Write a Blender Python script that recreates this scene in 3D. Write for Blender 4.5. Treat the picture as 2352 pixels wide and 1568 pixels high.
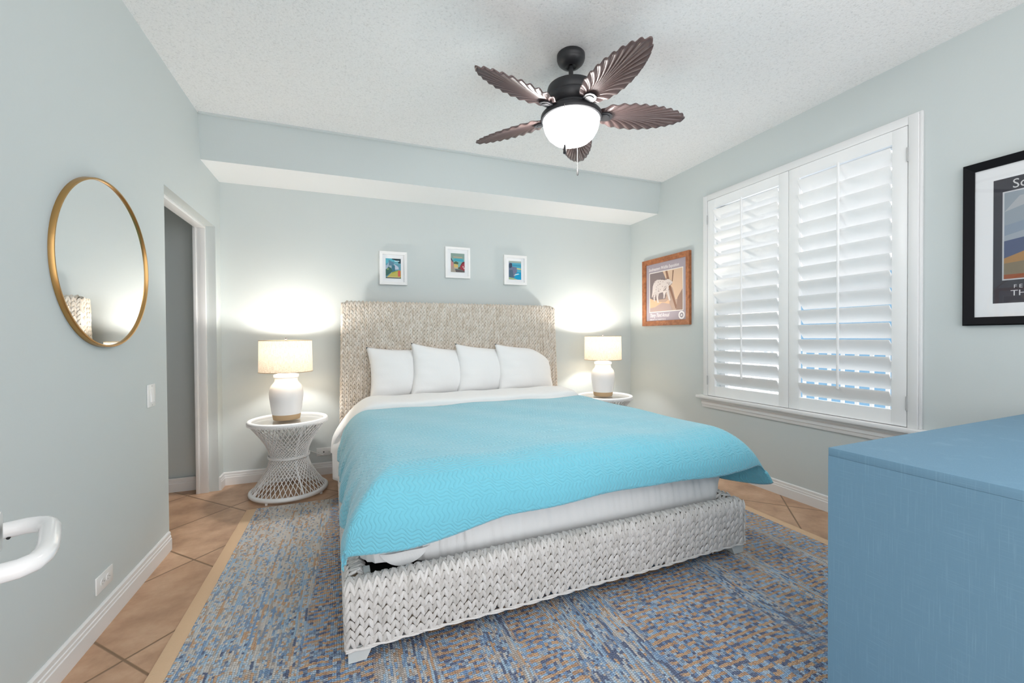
import bpy, bmesh, math, random
import numpy as np
from mathutils import Vector, Matrix
random.seed(7); RNG = np.random.default_rng(7)
PI = math.pi
SCN = bpy.context.scene
COL = SCN.collection
for _o in list(bpy.data.objects): bpy.data.objects.remove(_o, do_unlink=True)

# ------------------------------------------------------------------ camera
CAM_R = Vector((0.9337009, -0.3579961, -0.0064402))
CAM_U = Vector((0.0101903, 0.0085896, 0.9999112))
CAM_F = Vector((0.3579090, 0.9336836, -0.0116682))
cd = bpy.data.cameras.new('camera'); cam = bpy.data.objects.new('camera', cd); COL.objects.link(cam)
cd.sensor_width = 36.0; cd.sensor_fit = 'HORIZONTAL'; cd.lens = 14.9433; cd.clip_start = 0.02; cd.clip_end = 200
m = Matrix.Identity(4)
for i in range(3):
    m[i][0] = CAM_R[i]; m[i][1] = CAM_U[i]; m[i][2] = -CAM_F[i]
m[0][3], m[1][3], m[2][3] = 0.95886, 0.0, 1.18581
cam.matrix_world = m
SCN.camera = cam

# ------------------------------------------------------------------ world and exposure
WORLD_STRENGTH = 1.75
wd = bpy.data.worlds.new('world'); SCN.world = wd; wd.use_nodes = True
bg = wd.node_tree.nodes['Background']
bg.inputs[0].default_value = (0.985, 0.99, 1.0, 1); bg.inputs[1].default_value = WORLD_STRENGTH
SCN.view_settings.view_transform = 'Standard'; SCN.view_settings.look = 'None'
SCN.view_settings.exposure = 0.56; SCN.view_settings.gamma = 1.0
SCN.view_settings.use_curve_mapping = False
SCN.cycles.adaptive_threshold = 0.015; SCN.cycles.max_bounces = 10; SCN.cycles.diffuse_bounces = 6; SCN.cycles.transparent_max_bounces = 16
SCN.cycles.sample_clamp_indirect = 6.0; SCN.cycles.caustics_reflective = False; SCN.cycles.caustics_refractive = False
LAMP_POWER = 12.5; FAN_GLOW = 26.0

# ------------------------------------------------------------------ materials
def lin(c):
    return tuple(((v/255)/12.92 if v/255 <= 0.04045 else ((v/255+0.055)/1.055)**2.4) for v in c)
def mat(name, col=(.8, .8, .8), rough=.5, metal=0.0, spec=.5, emit=None, es=0.0, trans=0.0):
    M = bpy.data.materials.new(name); M.use_nodes = True
    b = M.node_tree.nodes['Principled BSDF']
    b.inputs['Base Color'].default_value = (*col[:3], 1); b.inputs['Roughness'].default_value = rough
    b.inputs['Metallic'].default_value = metal; b.inputs['Specular IOR Level'].default_value = spec
    if emit: b.inputs['Emission Color'].default_value = (*emit, 1); b.inputs['Emission Strength'].default_value = es
    if trans: b.inputs['Transmission Weight'].default_value = trans
    return M
class NT:
    """tiny node-graph helper"""
    def __init__(s, M):
        s.t = M.node_tree; s.b = s.t.nodes['Principled BSDF']
    def n(s, typ, **kw):
        x = s.t.nodes.new(typ)
        for k, v in kw.items(): setattr(x, k, v)
        return x
    def link(s, a, b): s.t.links.new(a, b)
    def m(s, op, a, b=None, c=None):
        x = s.n('ShaderNodeMath', operation=op)
        for i, v in enumerate((a, b, c)):
            if v is None: continue
            if isinstance(v, (int, float)): x.inputs[i].default_value = v
            else: s.link(v, x.inputs[i])
        return x.outputs[0]
    def coords(s, kind='Object'):
        tc = s.n('ShaderNodeTexCoord'); sp = s.n('ShaderNodeSeparateXYZ'); s.link(tc.outputs[kind], sp.inputs[0])
        return tc.outputs[kind], sp.outputs[0], sp.outputs[1], sp.outputs[2]
    def comb(s, x, y=0.0, z=0.0):
        c = s.n('ShaderNodeCombineXYZ')
        for i, v in enumerate((x, y, z)):
            if isinstance(v, (int, float)): c.inputs[i].default_value = v
            else: s.link(v, c.inputs[i])
        return c.outputs[0]
    def noise(s, vec, scale=5.0, detail=3.0, rough=.5):
        x = s.n('ShaderNodeTexNoise'); x.inputs['Scale'].default_value = scale; x.inputs['Detail'].default_value = detail
        x.inputs['Roughness'].default_value = rough
        s.link(vec, x.inputs['Vector']); return x.outputs['Fac']
    def white(s, vec):
        x = s.n('ShaderNodeTexWhiteNoise', noise_dimensions='3D'); s.link(vec, x.inputs['Vector']); return x.outputs['Value']
    def ramp(s, fac, stops, interp='LINEAR'):
        x = s.n('ShaderNodeValToRGB'); x.color_ramp.interpolation = interp
        e = x.color_ramp.elements
        while len(e) < len(stops): e.new(0.5)
        for k, (p, c) in enumerate(stops): e[k].position = p; e[k].color = (*c[:3], 1)
        s.link(fac, x.inputs[0]); return x.outputs[0]
    def mix(s, fac, a, b, mode='MIX'):
        x = s.n('ShaderNodeMix', data_type='RGBA', blend_type=mode)
        for i, v in ((0, fac), (6, a), (7, b)):
            if isinstance(v, (int, float)): x.inputs[i].default_value = v
            elif isinstance(v, tuple): x.inputs[i].default_value = (*v[:3], 1)
            else: s.link(v, x.inputs[i])
        return x.outputs[2]
    def bump(s, h, strength=.3, dist=.002):
        x = s.n('ShaderNodeBump'); x.inputs['Strength'].default_value = strength; x.inputs['Distance'].default_value = dist
        s.link(h, x.inputs['Height']); s.link(x.outputs[0], s.b.inputs['Normal'])
    def base(s, c): s.link(c, s.b.inputs['Base Color'])

WALLC = (.600, .645, .643)
M_wall = mat('wall_paint', WALLC, .62, spec=.3)
g = NT(M_wall); v, *_ = g.coords(); g.bump(g.noise(v, 90, 3), .12, .002)
M_white = mat('white_paint', (.80, .80, .80), .38)
M_shutter = mat('shutter_white', (.90, .90, .90), .35)
M_ceil = mat('popcorn_ceiling', (.80, .80, .80), .9, spec=.1)
g = NT(M_ceil); v, *_ = g.coords()
nz = g.noise(v, 95, 4, .65); g.base(g.ramp(nz, [(.30, (.70, .70, .70)), (.44, (.85, .85, .85)), (.7, (.89, .89, .89))]))
g.bump(nz, .55, .008)
M_soffit = mat('smooth_white_ceiling', (.90, .90, .90), .7, spec=.2)
# floor tile, laid on the diagonal
M_tile = mat('terracotta_tile', (.4, .25, .15), .42)
g = NT(M_tile); v, x, y, z = g.coords()
u_ = g.m('DIVIDE', g.m('SUBTRACT', x, .17), .361)
v_ = g.m('DIVIDE', g.m('SUBTRACT', g.m('SUBTRACT', y, 1.97), g.m('MULTIPLY', g.m('SUBTRACT', x, .17), .024)), .38)
a_ = g.m('MULTIPLY', g.m('ADD', u_, v_), .5); b_ = g.m('MULTIPLY', g.m('SUBTRACT', u_, v_), .5)
fa = g.m('PINGPONG', a_, .5); fb = g.m('PINGPONG', b_, .5)
edge = g.m('MINIMUM', fa, fb)
cell = g.comb(g.m('FLOOR', a_), g.m('FLOOR', b_), 3.0)
tone = g.white(cell)
mott = g.noise(v, 5.5, 6, .6); fine = g.noise(v, 42, 4, .6)
tc = g.ramp(mott, [(.30, lin((164, 130, 104))), (.5, lin((198, 160, 130))), (.70, lin((220, 186, 156)))])
tc = g.mix(g.m('MULTIPLY', g.m('SUBTRACT', tone, .5), .5), tc, lin((156, 120, 94)), 'MIX')
tc = g.mix(g.m('MULTIPLY', fine, .35), tc, lin((166, 130, 102)))
gr = g.ramp(edge, [(.007, (1, 1, 1)), (.0105, (0, 0, 0))])
g.base(g.mix(gr, tc, lin((128, 100, 74))))
h = g.m('ADD', g.m('MULTIPLY', g.m('MINIMUM', edge, .02), 40.0), g.m('MULTIPLY', fine, .12))
g.bump(h, .4, .004)
# braided seagrass
def braid_mat(name, c0, c1, c2, fibre):
    M = mat(name, lin(c1), .7, spec=.25); q = NT(M); vv, *_ = q.coords()
    at = q.n('ShaderNodeAttribute', attribute_name='shade'); fib = q.noise(vv, 160, 2)
    bc = q.ramp(at.outputs['Fac'], [(0, lin(c0)), (.5, lin(c1)), (1, lin(c2))])
    q.base(q.mix(q.m('MULTIPLY', fib, .22), bc, lin(fibre))); q.bump(fib, .35, .002)
    return M
M_braid = braid_mat('seagrass_braid_lamplit', (202, 190, 176), (216, 207, 196), (228, 222, 214), (168, 152, 134))  # headboard: warm lamp light is put into the strand colours
M_braid_grey = braid_mat('seagrass_braid_cool', (204, 201, 197), (220, 217, 214), (232, 230, 228), (172, 168, 162))  # same seagrass, greyer, without the lamps' warmth in its colour
M_braid_core = mat('seagrass_core_gap_shade', lin((112, 98, 82)), .85, spec=.1)  # shade in the gaps between strands is put into this darker colour
M_bedwood = mat('painted_bed_leg', lin((205, 210, 210)), .5)
M_platform = mat('bed_base_shade_black', (.012, .011, .010), .8)  # near-black: the shade under the mattress is put into the base colour
# fabrics
def cloth_mat(name, col, rough=.85, scale=60, st=.15, sheen=.2):
    M = mat(name, col, rough, spec=.15); q = NT(M); vv, *_ = q.coords()
    q.b.inputs['Sheen Weight'].default_value = sheen
    q.bump(q.m('ADD', q.noise(vv, scale, 4, .6), q.m('MULTIPLY', q.noise(vv, 9, 3), 1.5)), st, .006)
    return M
M_sheet = cloth_mat('white_cotton', (.87, .87, .87))
M_pillow = cloth_mat('white_pillow_cotton', (.86, .86, .86), st=.1)
M_quilt = mat('aqua_quilt', (.175, .55, .685), .8, spec=.15)
g = NT(M_quilt); g.b.inputs['Sheen Weight'].default_value = .6
tcn = g.n('ShaderNodeUVMap'); sp = g.n('ShaderNodeSeparateXYZ'); g.link(tcn.outputs[0], sp.inputs[0]); s_, t_ = sp.outputs[0], sp.outputs[1]
uvv = tcn.outputs[0]
wob = g.m('MULTIPLY', g.m('SUBTRACT', g.noise(uvv, 12, 3), .5), .058)
BANDW = .13
bt = g.m('FRACT', g.m('DIVIDE', g.m('ADD', t_, wob), BANDW))
par = g.m('GREATER_THAN', bt, .5)
# band A: worm shaped ridges running up and down the bed, in offset pairs
phA = g.m('ADD', g.m('DIVIDE', s_, .020), g.m('MULTIPLY', g.m('SINE', g.m('MULTIPLY', t_, 150.0)), .26))
# band B: slanted leaf ridges
phB = g.m('ADD', g.m('DIVIDE', g.m('ADD', t_, g.m('MULTIPLY', g.m('SINE', g.m('MULTIPLY', s_, 105.0)), .008)), .0155), g.m('MULTIPLY', g.m('ADD', s_, wob), 26.0))
ridA = g.m('ABSOLUTE', g.m('SINE', g.m('MULTIPLY', g.m('ADD', phA, g.m('MULTIPLY', wob, 10.0)), PI)))
ridB = g.m('ABSOLUTE', g.m('SINE', g.m('MULTIPLY', phB, PI)))
rid = g.m('ADD', g.m('MULTIPLY', ridA, par), g.m('MULTIPLY', ridB, g.m('SUBTRACT', 1.0, par)))
hh = g.m('POWER', rid, .55)
g.bump(g.m('ADD', hh, g.m('MULTIPLY', g.noise(uvv, 60, 3), .6)), .55, .004)
# rug
M_rug = mat('denim_jute_rug', (.4, .4, .4), .95, spec=.05)
g = NT(M_rug); v, x, y, z = g.coords()
xw = g.m('ADD', x, g.m('MULTIPLY', g.m('SUBTRACT', g.noise(v, 7, 2), .5), .012))
xw = g.m('ADD', xw, g.m('MULTIPLY', g.m('SUBTRACT', g.noise(v, 95, 2), .5), .0075))
yw = g.m('ADD', y, g.m('MULTIPLY', g.m('SUBTRACT', g.noise(v, 80, 2), .5), .016))
zone = g.noise(g.comb(g.m('MULTIPLY', xw, 3.6), g.m('MULTIPLY', y, .10), 1.7), 1.0, 1.0)
CH = .0088
ix = g.m('FLOOR', g.m('DIVIDE', xw, CH)); r1 = g.white(g.comb(ix, 3.0, 1.0)); r1b = g.white(g.comb(ix, 8.0, 1.0))
ln = g.m('ADD', .011, g.m('MULTIPLY', g.m('POWER', r1, 4.0), .13))
iy = g.m('FLOOR', g.m('ADD', g.m('DIVIDE', yw, ln), g.m('MULTIPLY', r1b, 9.0)))
rc = g.white(g.comb(ix, iy, 5.0))
drift = g.m('MULTIPLY', g.m('SUBTRACT', g.noise(g.comb(g.m('MULTIPLY', x, 5.0), g.m('MULTIPLY', y, 1.2), 4.0), 1.0, 3), .5), .75)
bias = g.m('ADD', g.m('ADD', g.m('MULTIPLY', g.m('SUBTRACT', y, 1.75), .34), drift), g.m('MULTIPLY', g.m('MAXIMUM', g.m('SUBTRACT', x, 2.5), 0.0), .45))  # lighting shift put into the colour, bluish near to tan far; drift is random
rcb = g.m('ADD', rc, g.m('MULTIPLY', bias, .8))
pal = [(0.0, lin((48, 74, 122))), (.08, lin((116, 158, 204))), (.20, lin((166, 200, 228))), (.36, lin((202, 216, 228))),
       (.47, lin((132, 152, 182))), (.56, lin((214, 206, 198))), (.69, lin((190, 174, 160))), (.80, lin((214, 164, 114))), (.91, lin((230, 220, 210)))]
cA = g.ramp(rcb, pal, 'CONSTANT')
# chunky zone: jute rows run across, denim blocks between them
CW = .0135
jx = g.m('FLOOR', g.m('DIVIDE', g.m('ADD', xw, g.m('MULTIPLY', g.m('SUBTRACT', g.noise(v, 20, 2), .5), .012)), CW))
jy = g.m('FLOOR', g.m('DIVIDE', g.m('ADD', yw, g.m('MULTIPLY', g.m('SUBTRACT', g.noise(v, 5, 2), .5), .05)), CW))
rB = g.white(g.comb(jx, jy, 9.0))
isj = g.m('GREATER_THAN', g.m('FRACT', g.m('MULTIPLY', jy, .5)), .25)
jute = g.ramp(rB, [(0, lin((220, 168, 114))), (.45, lin((198, 146, 98))), (.76, lin((168, 182, 200))), (.88, lin((112, 140, 174)))], 'CONSTANT')
den = g.ramp(g.m('ADD', rB, g.m('MULTIPLY', bias, .5)), [(0, lin((50, 74, 124))), (.22, lin((92, 138, 194))), (.42, lin((142, 184, 224))), (.68, lin((186, 210, 232))), (.88, lin((196, 182, 168)))], 'CONSTANT')
cB = g.mix(isj, den, jute)
zb = g.ramp(zone, [(.485, (0, 0, 0)), (.505, (1, 1, 1))])
cc = g.mix(zb, cA, cB)
knit = g.m('ABSOLUTE', g.m('SINE', g.m('MULTIPLY', g.m('ADD', g.m('DIVIDE', y, .009), g.m('MULTIPLY', r1, 1.0)), PI)))
fz = g.noise(v, 260, 2)
cc = g.mix(g.m('MULTIPLY', g.m('POWER', g.m('SUBTRACT', 1.0, knit), 2.0), .28), cc, lin((84, 92, 108)))  # shading between the knit loops is mixed into the colour
cc = g.mix(g.m('MULTIPLY', fz, .40), cc, lin((228, 230, 234)))
g.base(cc)
colx = g.m('ABSOLUTE', g.m('SINE', g.m('MULTIPLY', g.m('DIVIDE', xw, CH), PI)))
g.bump(g.m('ADD', g.m('ADD', g.m('MULTIPLY', knit, .6), g.m('MULTIPLY', colx, .6)), g.m('MULTIPLY', fz, .6)), .9, .006)
M_bind = mat('rug_binding', lin((218, 186, 154)), .9, spec=.1)
g = NT(M_bind); v, x, y, z = g.coords(); w_ = g.m('SINE', g.m('MULTIPLY', y, 900.0)); g.bump(w_, .3, .001)
# linen
def linen(name, c0, c1, rough=.6):
    M = mat(name, c0, rough, spec=.35); q = NT(M); vv, x, y, z = q.coords()
    wv = q.noise(q.comb(q.m('MULTIPLY', x, 400), q.m('MULTIPLY', y, 400), q.m('MULTIPLY', z, 9)), 1, 3, .55)
    wh = q.noise(q.comb(q.m('MULTIPLY', x, 12), q.m('MULTIPLY', y, 12), q.m('MULTIPLY', z, 420)), 1, 3, .55)
    k = q.m('MAXIMUM', q.ramp(wv, [(.56, (0, 0, 0)), (.72, (1, 1, 1))]), q.m('MULTIPLY', q.ramp(wh, [(.56, (0, 0, 0)), (.72, (1, 1, 1))]), .7))
    q.base(q.mix(k, c0, c1)); q.bump(q.m('ADD', wv, wh), .12, .001)
    return M
M_linen = linen('blue_linen', (.160, .30, .42), (.20, .35, .475))
M_ceramic = mat('white_ceramic', (.82, .82, .83), .18)
M_stone = mat('raw_clay_band', lin((186, 160, 126)), .75)
g = NT(M_stone); v, x, y, z = g.coords(); g.bump(g.noise(g.comb(g.m('MULTIPLY', x, 6), g.m('MULTIPLY', y, 6), g.m('MULTIPLY', z, 220)), 1, 3), .5, .002)
M_wicker = mat('white_wicker', (.80, .80, .80), .45)
M_wrap = mat('white_wrapped_cane', (.82, .82, .82), .4)
M_bronze = mat('dark_bronze', (.022, .022, .025), .42)
M_blade = mat('brown_palm_blade', (.135, .090, .085), .30, spec=.6)
M_chain = mat('pull_chain', (.75, .74, .72), .3, metal=1)
M_pewter = mat('dark_pewter', (.09, .09, .09), .35)
M_glow = mat('frosted_bowl', (.9, .9, .9), .4, emit=(1, .985, .96), es=FAN_GLOW)
M_brass = mat('brushed_brass', lin((190, 150, 95)), .28, metal=1)
M_mirror = mat('mirror_silver', (.93, .94, .94), .01, metal=1)
M_plastic = mat('white_plastic', (.82, .82, .81), .3)
M_slot = mat('dark_slot', (.02, .02, .02), .6)
M_enamel = mat('white_enamel', (.84, .84, .84), .12)
M_frame_w = mat('white_frame', (.83, .83, .83), .35)
M_mat = mat('mat_board', (.86, .87, .89), .8)
M_frame_b = mat('black_frame', (.008, .008, .010), .5, spec=.12)
M_frame_o = mat('oak_frame', lin((150, 92, 56)), .38)
g = NT(M_frame_o); v, x, y, z = g.coords()
g.base(g.ramp(g.noise(g.comb(g.m('MULTIPLY', x, 9), g.m('MULTIPLY', y, 9), g.m('MULTIPLY', z, 9)), 3, 4, .7), [(.3, lin((128, 74, 42))), (.7, lin((182, 116, 72)))]))
M_hinge = mat('hinge_metal', (.55, .55, .55), .4, metal=.6)
M_door = mat('door_paint', (.8, .8, .8), .35)
def glass_mat(name, refl=.08):
    M = bpy.data.materials.new(name); M.use_nodes = True; t = M.node_tree; t.nodes.remove(t.nodes['Principled BSDF'])
    tr = t.nodes.new('ShaderNodeBsdfTransparent'); gl = t.nodes.new('ShaderNodeBsdfGlossy'); gl.inputs['Roughness'].default_value = .01
    fr = t.nodes.new('ShaderNodeLayerWeight'); fr.inputs[0].default_value = .5; mx = t.nodes.new('ShaderNodeMixShader')
    pw_ = t.nodes.new('ShaderNodeMath'); pw_.operation = 'POWER'; pw_.inputs[1].default_value = 4.0; t.links.new(fr.outputs['Facing'], pw_.inputs[0])
    ma_ = t.nodes.new('ShaderNodeMath'); ma_.operation = 'MULTIPLY_ADD'; ma_.inputs[1].default_value = .45; ma_.inputs[2].default_value = .03; t.links.new(pw_.outputs[0], ma_.inputs[0])
    t.links.new(ma_.outputs[0], mx.inputs[0]); t.links.new(tr.outputs[0], mx.inputs[1]); t.links.new(gl.outputs[0], mx.inputs[2])
    t.links.new(mx.outputs[0], t.nodes['Material Output'].inputs[0]); return M
M_glass = glass_mat('clear_glass')
M_shade = bpy.data.materials.new('linen_lamp_shade'); M_shade.use_nodes = True
t = M_shade.node_tree; g = NT(M_shade); v, x, y, z = g.coords()
ang = g.m('ARCTAN2', y, x)
w1 = g.noise(g.comb(g.m('MULTIPLY', ang, 10), 0.0, g.m('MULTIPLY', z, 420)), 1, 3); w2 = g.noise(g.comb(g.m('MULTIPLY', ang, 70), 2.0, g.m('MULTIPLY', z, 26)), 1, 3)
wv = g.m('MULTIPLY', g.m('ADD', w1, w2), .5)
shc = g.ramp(wv, [(.36, (.50, .40, .29)), (.5, (.74, .64, .51)), (.64, (.84, .77, .66))])
dif = g.n('ShaderNodeBsdfDiffuse'); trl = g.n('ShaderNodeBsdfTranslucent'); mx = g.n('ShaderNodeMixShader'); mx.inputs[0].default_value = .085
g.link(shc, dif.inputs[0]); g.link(shc, trl.inputs[0]); g.link(dif.outputs[0], mx.inputs[1]); g.link(trl.outputs[0], mx.inputs[2])
g.link(mx.outputs[0], t.nodes['Material Output'].inputs[0])
M_rail = mat('balcony_white', (.85, .85, .85), .5)
M_bluewall = mat('neighbour_blue_siding', lin((88, 128, 156)), .8)
M_deck = mat('balcony_deck', (.5, .5, .5), .8)
_cc = {}
def cmat(c):
    k = tuple(c)
    if k not in _cc: _cc[k] = mat('print_ink', lin(c), .6, spec=.2)
    return _cc[k]

# ------------------------------------------------------------------ mesh builder
class MB:
    def __init__(s): s.v = []; s.f = []; s.mi = []; s.at = []; s.n = 0; s.shade = 0.5
    def add(s, vs, fs, mi=0):
        s.v.extend([tuple(p) for p in vs]); s.at.extend([s.shade]*len(vs))
        s.f.extend([tuple(i+s.n for i in f) for f in fs]); s.mi.extend([mi]*len(fs)); s.n += len(vs)
    def box(s, lo, hi, mi=0, bev=0.0, M=None):
        b = bmesh.new(); bmesh.ops.create_cube(b, size=1.0)
        for w in b.verts:
            w.co = Vector([(lo[i]+hi[i])/2 + w.co[i]*(hi[i]-lo[i]) for i in range(3)])
        if bev > 0: bmesh.ops.bevel(b, geom=b.edges[:], offset=bev, segments=2, affect='EDGES', profile=.5)
        b.verts.index_update()
        vs = [(M @ w.co if M else w.co.copy()) for w in b.verts]
        s.add(vs, [[w.index for w in f.verts] for f in b.faces], mi); b.free()
    def tube(s, pts, r, n=8, mi=0, closed=False, caps=True):
        pts = [Vector(p) for p in pts]; N = len(pts); rs = r if isinstance(r, (list, tuple)) else [r]*N
        vs = []; prev = None
        for i, p in enumerate(pts):
            if closed: d = pts[(i+1) % N]-pts[i-1]
            else: d = pts[min(i+1, N-1)]-pts[max(i-1, 0)]
            d = d.normalized() if d.length > 1e-9 else Vector((0, 0, 1))
            if prev is None: prev = Vector((0, 0, 1)) if abs(d.z) < .9 else Vector((1, 0, 0))
            a = (prev - d*prev.dot(d)); a = a.normalized() if a.length > 1e-6 else d.orthogonal().normalized()
            prev = a; b = d.cross(a)
            for k in range(n):
                t_ = 2*PI*k/n; vs.append(p + (a*math.cos(t_)+b*math.sin(t_))*rs[i])
        fs = []
        for i in range(N if closed else N-1):
            j = (i+1) % N
            for k in range(n): fs.append((i*n+k, i*n+(k+1) % n, j*n+(k+1) % n, j*n+k))
        if caps and not closed: fs.append(tuple(range(n-1, -1, -1))); fs.append(tuple((N-1)*n+k for k in range(n)))
        s.add(vs, fs, mi)
    def lathe(s, prof, n=40, mi=0, c=(0, 0, 0), caps=True):
        vs = []
        for (r, z) in prof:
            for k in range(n): vs.append((c[0]+r*math.cos(2*PI*k/n), c[1]+r*math.sin(2*PI*k/n), c[2]+z))
        fs = []
        for i in range(len(prof)-1):
            for k in range(n): fs.append((i*n+k, i*n+(k+1) % n, (i+1)*n+(k+1) % n, (i+1)*n+k))
        if caps:
            if prof[0][0] > 1e-5: fs.append(tuple(range(n-1, -1, -1)))
            if prof[-1][0] > 1e-5: fs.append(tuple((len(prof)-1)*n+k for k in range(n)))
        s.add(vs, fs, mi)
    def prism(s, poly, axis, a, b, mi=0):
        """extrude a 2-D polygon along an axis between a and b"""
        def P(q, w): return {'x': (w, q[0], q[1]), 'y': (q[0], w, q[1]), 'z': (q[0], q[1], w)}[axis]
        n = len(poly); vs = [P(q, a) for q in poly]+[P(q, b) for q in poly]
        fs = [tuple(range(n)), tuple(range(2*n-1, n-1, -1))]+[(i, i+n, (i+1) % n+n, (i+1) % n) for i in range(n)]
        s.add(vs, fs, mi)
    def grid(s, fn, nu, nv, mi=0):
        vs = [fn(i/nu, j/nv) for j in range(nv+1) for i in range(nu+1)]
        fs = [(j*(nu+1)+i, j*(nu+1)+i+1, (j+1)*(nu+1)+i+1, (j+1)*(nu+1)+i) for j in range(nv) for i in range(nu)]
        s.add(vs, fs, mi)
    def build(s, name, mats, parent=None, smooth=True, angle=38, uv=None, fixn=True, attr=False):
        me = bpy.data.meshes.new(name); me.from_pydata(s.v, [], s.f)
        for M in (mats if isinstance(mats, (list, tuple)) else [mats]): me.materials.append(M)
        me.polygons.foreach_set('material_index', s.mi)
        if attr:
            A = me.attributes.new('shade', 'FLOAT', 'POINT'); A.data.foreach_set('value', s.at)
        if fixn or smooth:
            b = bmesh.new(); b.from_mesh(me)
            if fixn: bmesh.ops.recalc_face_normals(b, faces=b.faces[:])
            if smooth:
                th = math.radians(angle)
                for f in b.faces: f.smooth = True
                for e in b.edges:
                    if len(e.link_faces) == 2 and e.calc_face_angle(0) > th: e.smooth = False
            b.to_mesh(me); b.free()
        if uv is not None:
            L = me.uv_layers.new(name='UVMap'); li = np.zeros(len(me.loops), dtype=np.int32); me.loops.foreach_get('vertex_index', li)
            L.data.foreach_set('uv', np.asarray(uv, dtype=np.float32)[li].ravel())
        me.update(); o = bpy.data.objects.new(name, me); COL.objects.link(o)
        if parent: o.parent = parent
        return o
def tag(o, label=None, cat=None, group=None, kind=None):
    if label: o['label'] = label
    if cat: o['category'] = cat
    if group: o['group'] = group
    if kind: o['kind'] = kind
    return o
def thing(name, label, cat, loc=(0, 0, 0), rz=0.0, group=None):
    o = bpy.data.objects.new(name, None); o.empty_display_size = .1; COL.objects.link(o)
    o.location = loc; o.rotation_euler = (0, 0, rz); return tag(o, label, cat, group)
def struct(o, label, cat): return tag(o, label, cat, kind='structure')
def one_box(name, lo, hi, M, parent=None, bev=0.0, **k):
    b = MB(); b.box(lo, hi, bev=bev); return b.build(name, M, parent, **k)
def copy_tree(root, loc):
    r = root.copy(); COL.objects.link(r); r.location = loc
    for ch in list(root.children):
        c = ch.copy(); COL.objects.link(c); c.parent = r
        for gch in list(ch.children):
            d = gch.copy(); COL.objects.link(d); d.parent = c
    return r

# ------------------------------------------------------------------ room shell
W, D, H = 3.946, 4.030, 2.743
YB = -0.9                       # the room goes on behind the camera
DY0, DY1, DZ = 2.925, 3.900, 2.05
struct(one_box('floor', (-1.4, YB, -.08), (W+.15, D+.15, 0), M_tile, smooth=False), 'tan square floor tiles laid on the diagonal', 'floor')
struct(one_box('ceiling', (-.12, YB, H), (W+.15, D+.15, H+.1), M_ceil, smooth=False), 'white popcorn textured ceiling', 'ceiling')
struct(one_box('wall_back', (-1.4, D, 0), (W+.15, D+.15, H), M_wall, smooth=False), 'pale green wall behind the bed', 'wall')
b = MB(); b.box((-.13, YB, 0), (0, DY0, H)); b.box((-.13, DY1, 0), (0, D, H)); b.box((-.13, DY0, DZ), (0, DY1, H))
struct(b.build('wall_left', M_wall, smooth=False), 'pale green left wall with a doorway', 'wall')
WY0, WY1, WZ0, WZ1 = 1.45, 2.87, .66, 2.365
b = MB(); b.box((W, YB, 0), (W+.15, WY0, H)); b.box((W, WY1, 0), (W+.15, D, H)); b.box((W, WY0, 0), (W+.15, WY1, WZ0)); b.box((W, WY0, WZ1), (W+.15, WY1, H))
struct(b.build('wall_right', M_wall, smooth=False), 'pale green right wall with a window', 'wall')
# boxed beam over the bed, face leaning back a little, white underside
BT, BB, BZ = 3.520, 3.566, 2.4387
b = MB(); e = .0
b.add([(e, BT, H), (W-e, BT, H), (W-e, BB, BZ), (e, BB, BZ), (e, D, BZ), (W-e, D, BZ), (e, D, H), (W-e, D, H)], [(0, 1, 2, 3), (4, 6, 0, 3), (1, 7, 5, 2), (6, 7, 1, 0), (4, 5, 7, 6)], 0)
b.add([(e, BB, BZ), (W-e, BB, BZ), (W-e, D, BZ), (e, D, BZ)], [(0, 1, 2, 3)], 1)
struct(b.build('wall_beam', [M_wall, M_soffit], smooth=False, fixn=False), 'pale green boxed beam across the ceiling above the headboard', 'beam')
b = MB(); b.box((.01, BT-.022, H-.012), (W-.01, BT, H))
struct(b.build('trim_1', M_wall, smooth=False), 'thin strip where ceiling meets beam', 'trim')
# hall beyond the doorway
b = MB(); b.box((-1.4, 1.9, 0), (-1.3, D, H)); struct(b.build('wall_hall_side', M_wall, smooth=False), 'far side wall of the hall beyond the doorway', 'wall')
b = MB(); b.box((-1.3, 1.9, 0), (-.13, 2.0, H)); struct(b.build('wall_hall_block', M_wall, smooth=False), 'added unseen wall closing off the hall beyond the doorway', 'wall')  # unseen wall added to keep the hall dark
b = MB(); b.box((-1.4, 1.9, 2.44), (-.13, D, 2.5)); struct(b.build('ceiling_hall', M_soffit, smooth=False), 'hall ceiling beyond the doorway', 'ceiling')
b = MB()
b.box((-.128, DY1-.022, 0), (-.062, DY1, DZ-.022), bev=.002); b.box((-.128, DY0, 0), (-.062, DY0+.022, DZ-.022), bev=.002); b.box((-.128, DY0, DZ-.022), (-.062, DY1, DZ), bev=.002)
b.box((-.140, DY1-.03, 0), (-.118, DY1+.05, DZ+.0), bev=.002)
struct(b.build('trim_2', M_white), 'white door jamb set inside the left doorway', 'door frame')
# baseboards
BBP = [(0, 0), (.016, 0), (.016, .062), (.013, .066), (.013, .078), (.010, .081), (.010, .098), (.005, .104), (0, .104)]
def bb(name, axis, wallc, sgn, a, c, label):
    q = MB(); q.prism([(wallc+sgn*d, z) for d, z in BBP], axis, a, c)
    return struct(q.build(name, M_white, smooth=False), label, 'baseboard')
bb('baseboard_back', 'x', D, -1, 0.0, W, 'white baseboard along the wall behind the bed')
bb('baseboard_left', 'y', 0, 1, YB, DY0-.012, 'white baseboard along the left wall below the mirror')
bb('baseboard_corner', 'y', 0, 1, DY1+.004, D-.0165, 'short white baseboard return between doorway and corner')
bb('baseboard_right', 'y', W, -1, YB, D-.0165, 'white baseboard along the wall below the window')
bb('baseboard_hall', 'x', D-.025, -1, -1.3, -.145, 'white baseboard in the hall beyond the doorway')

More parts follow.
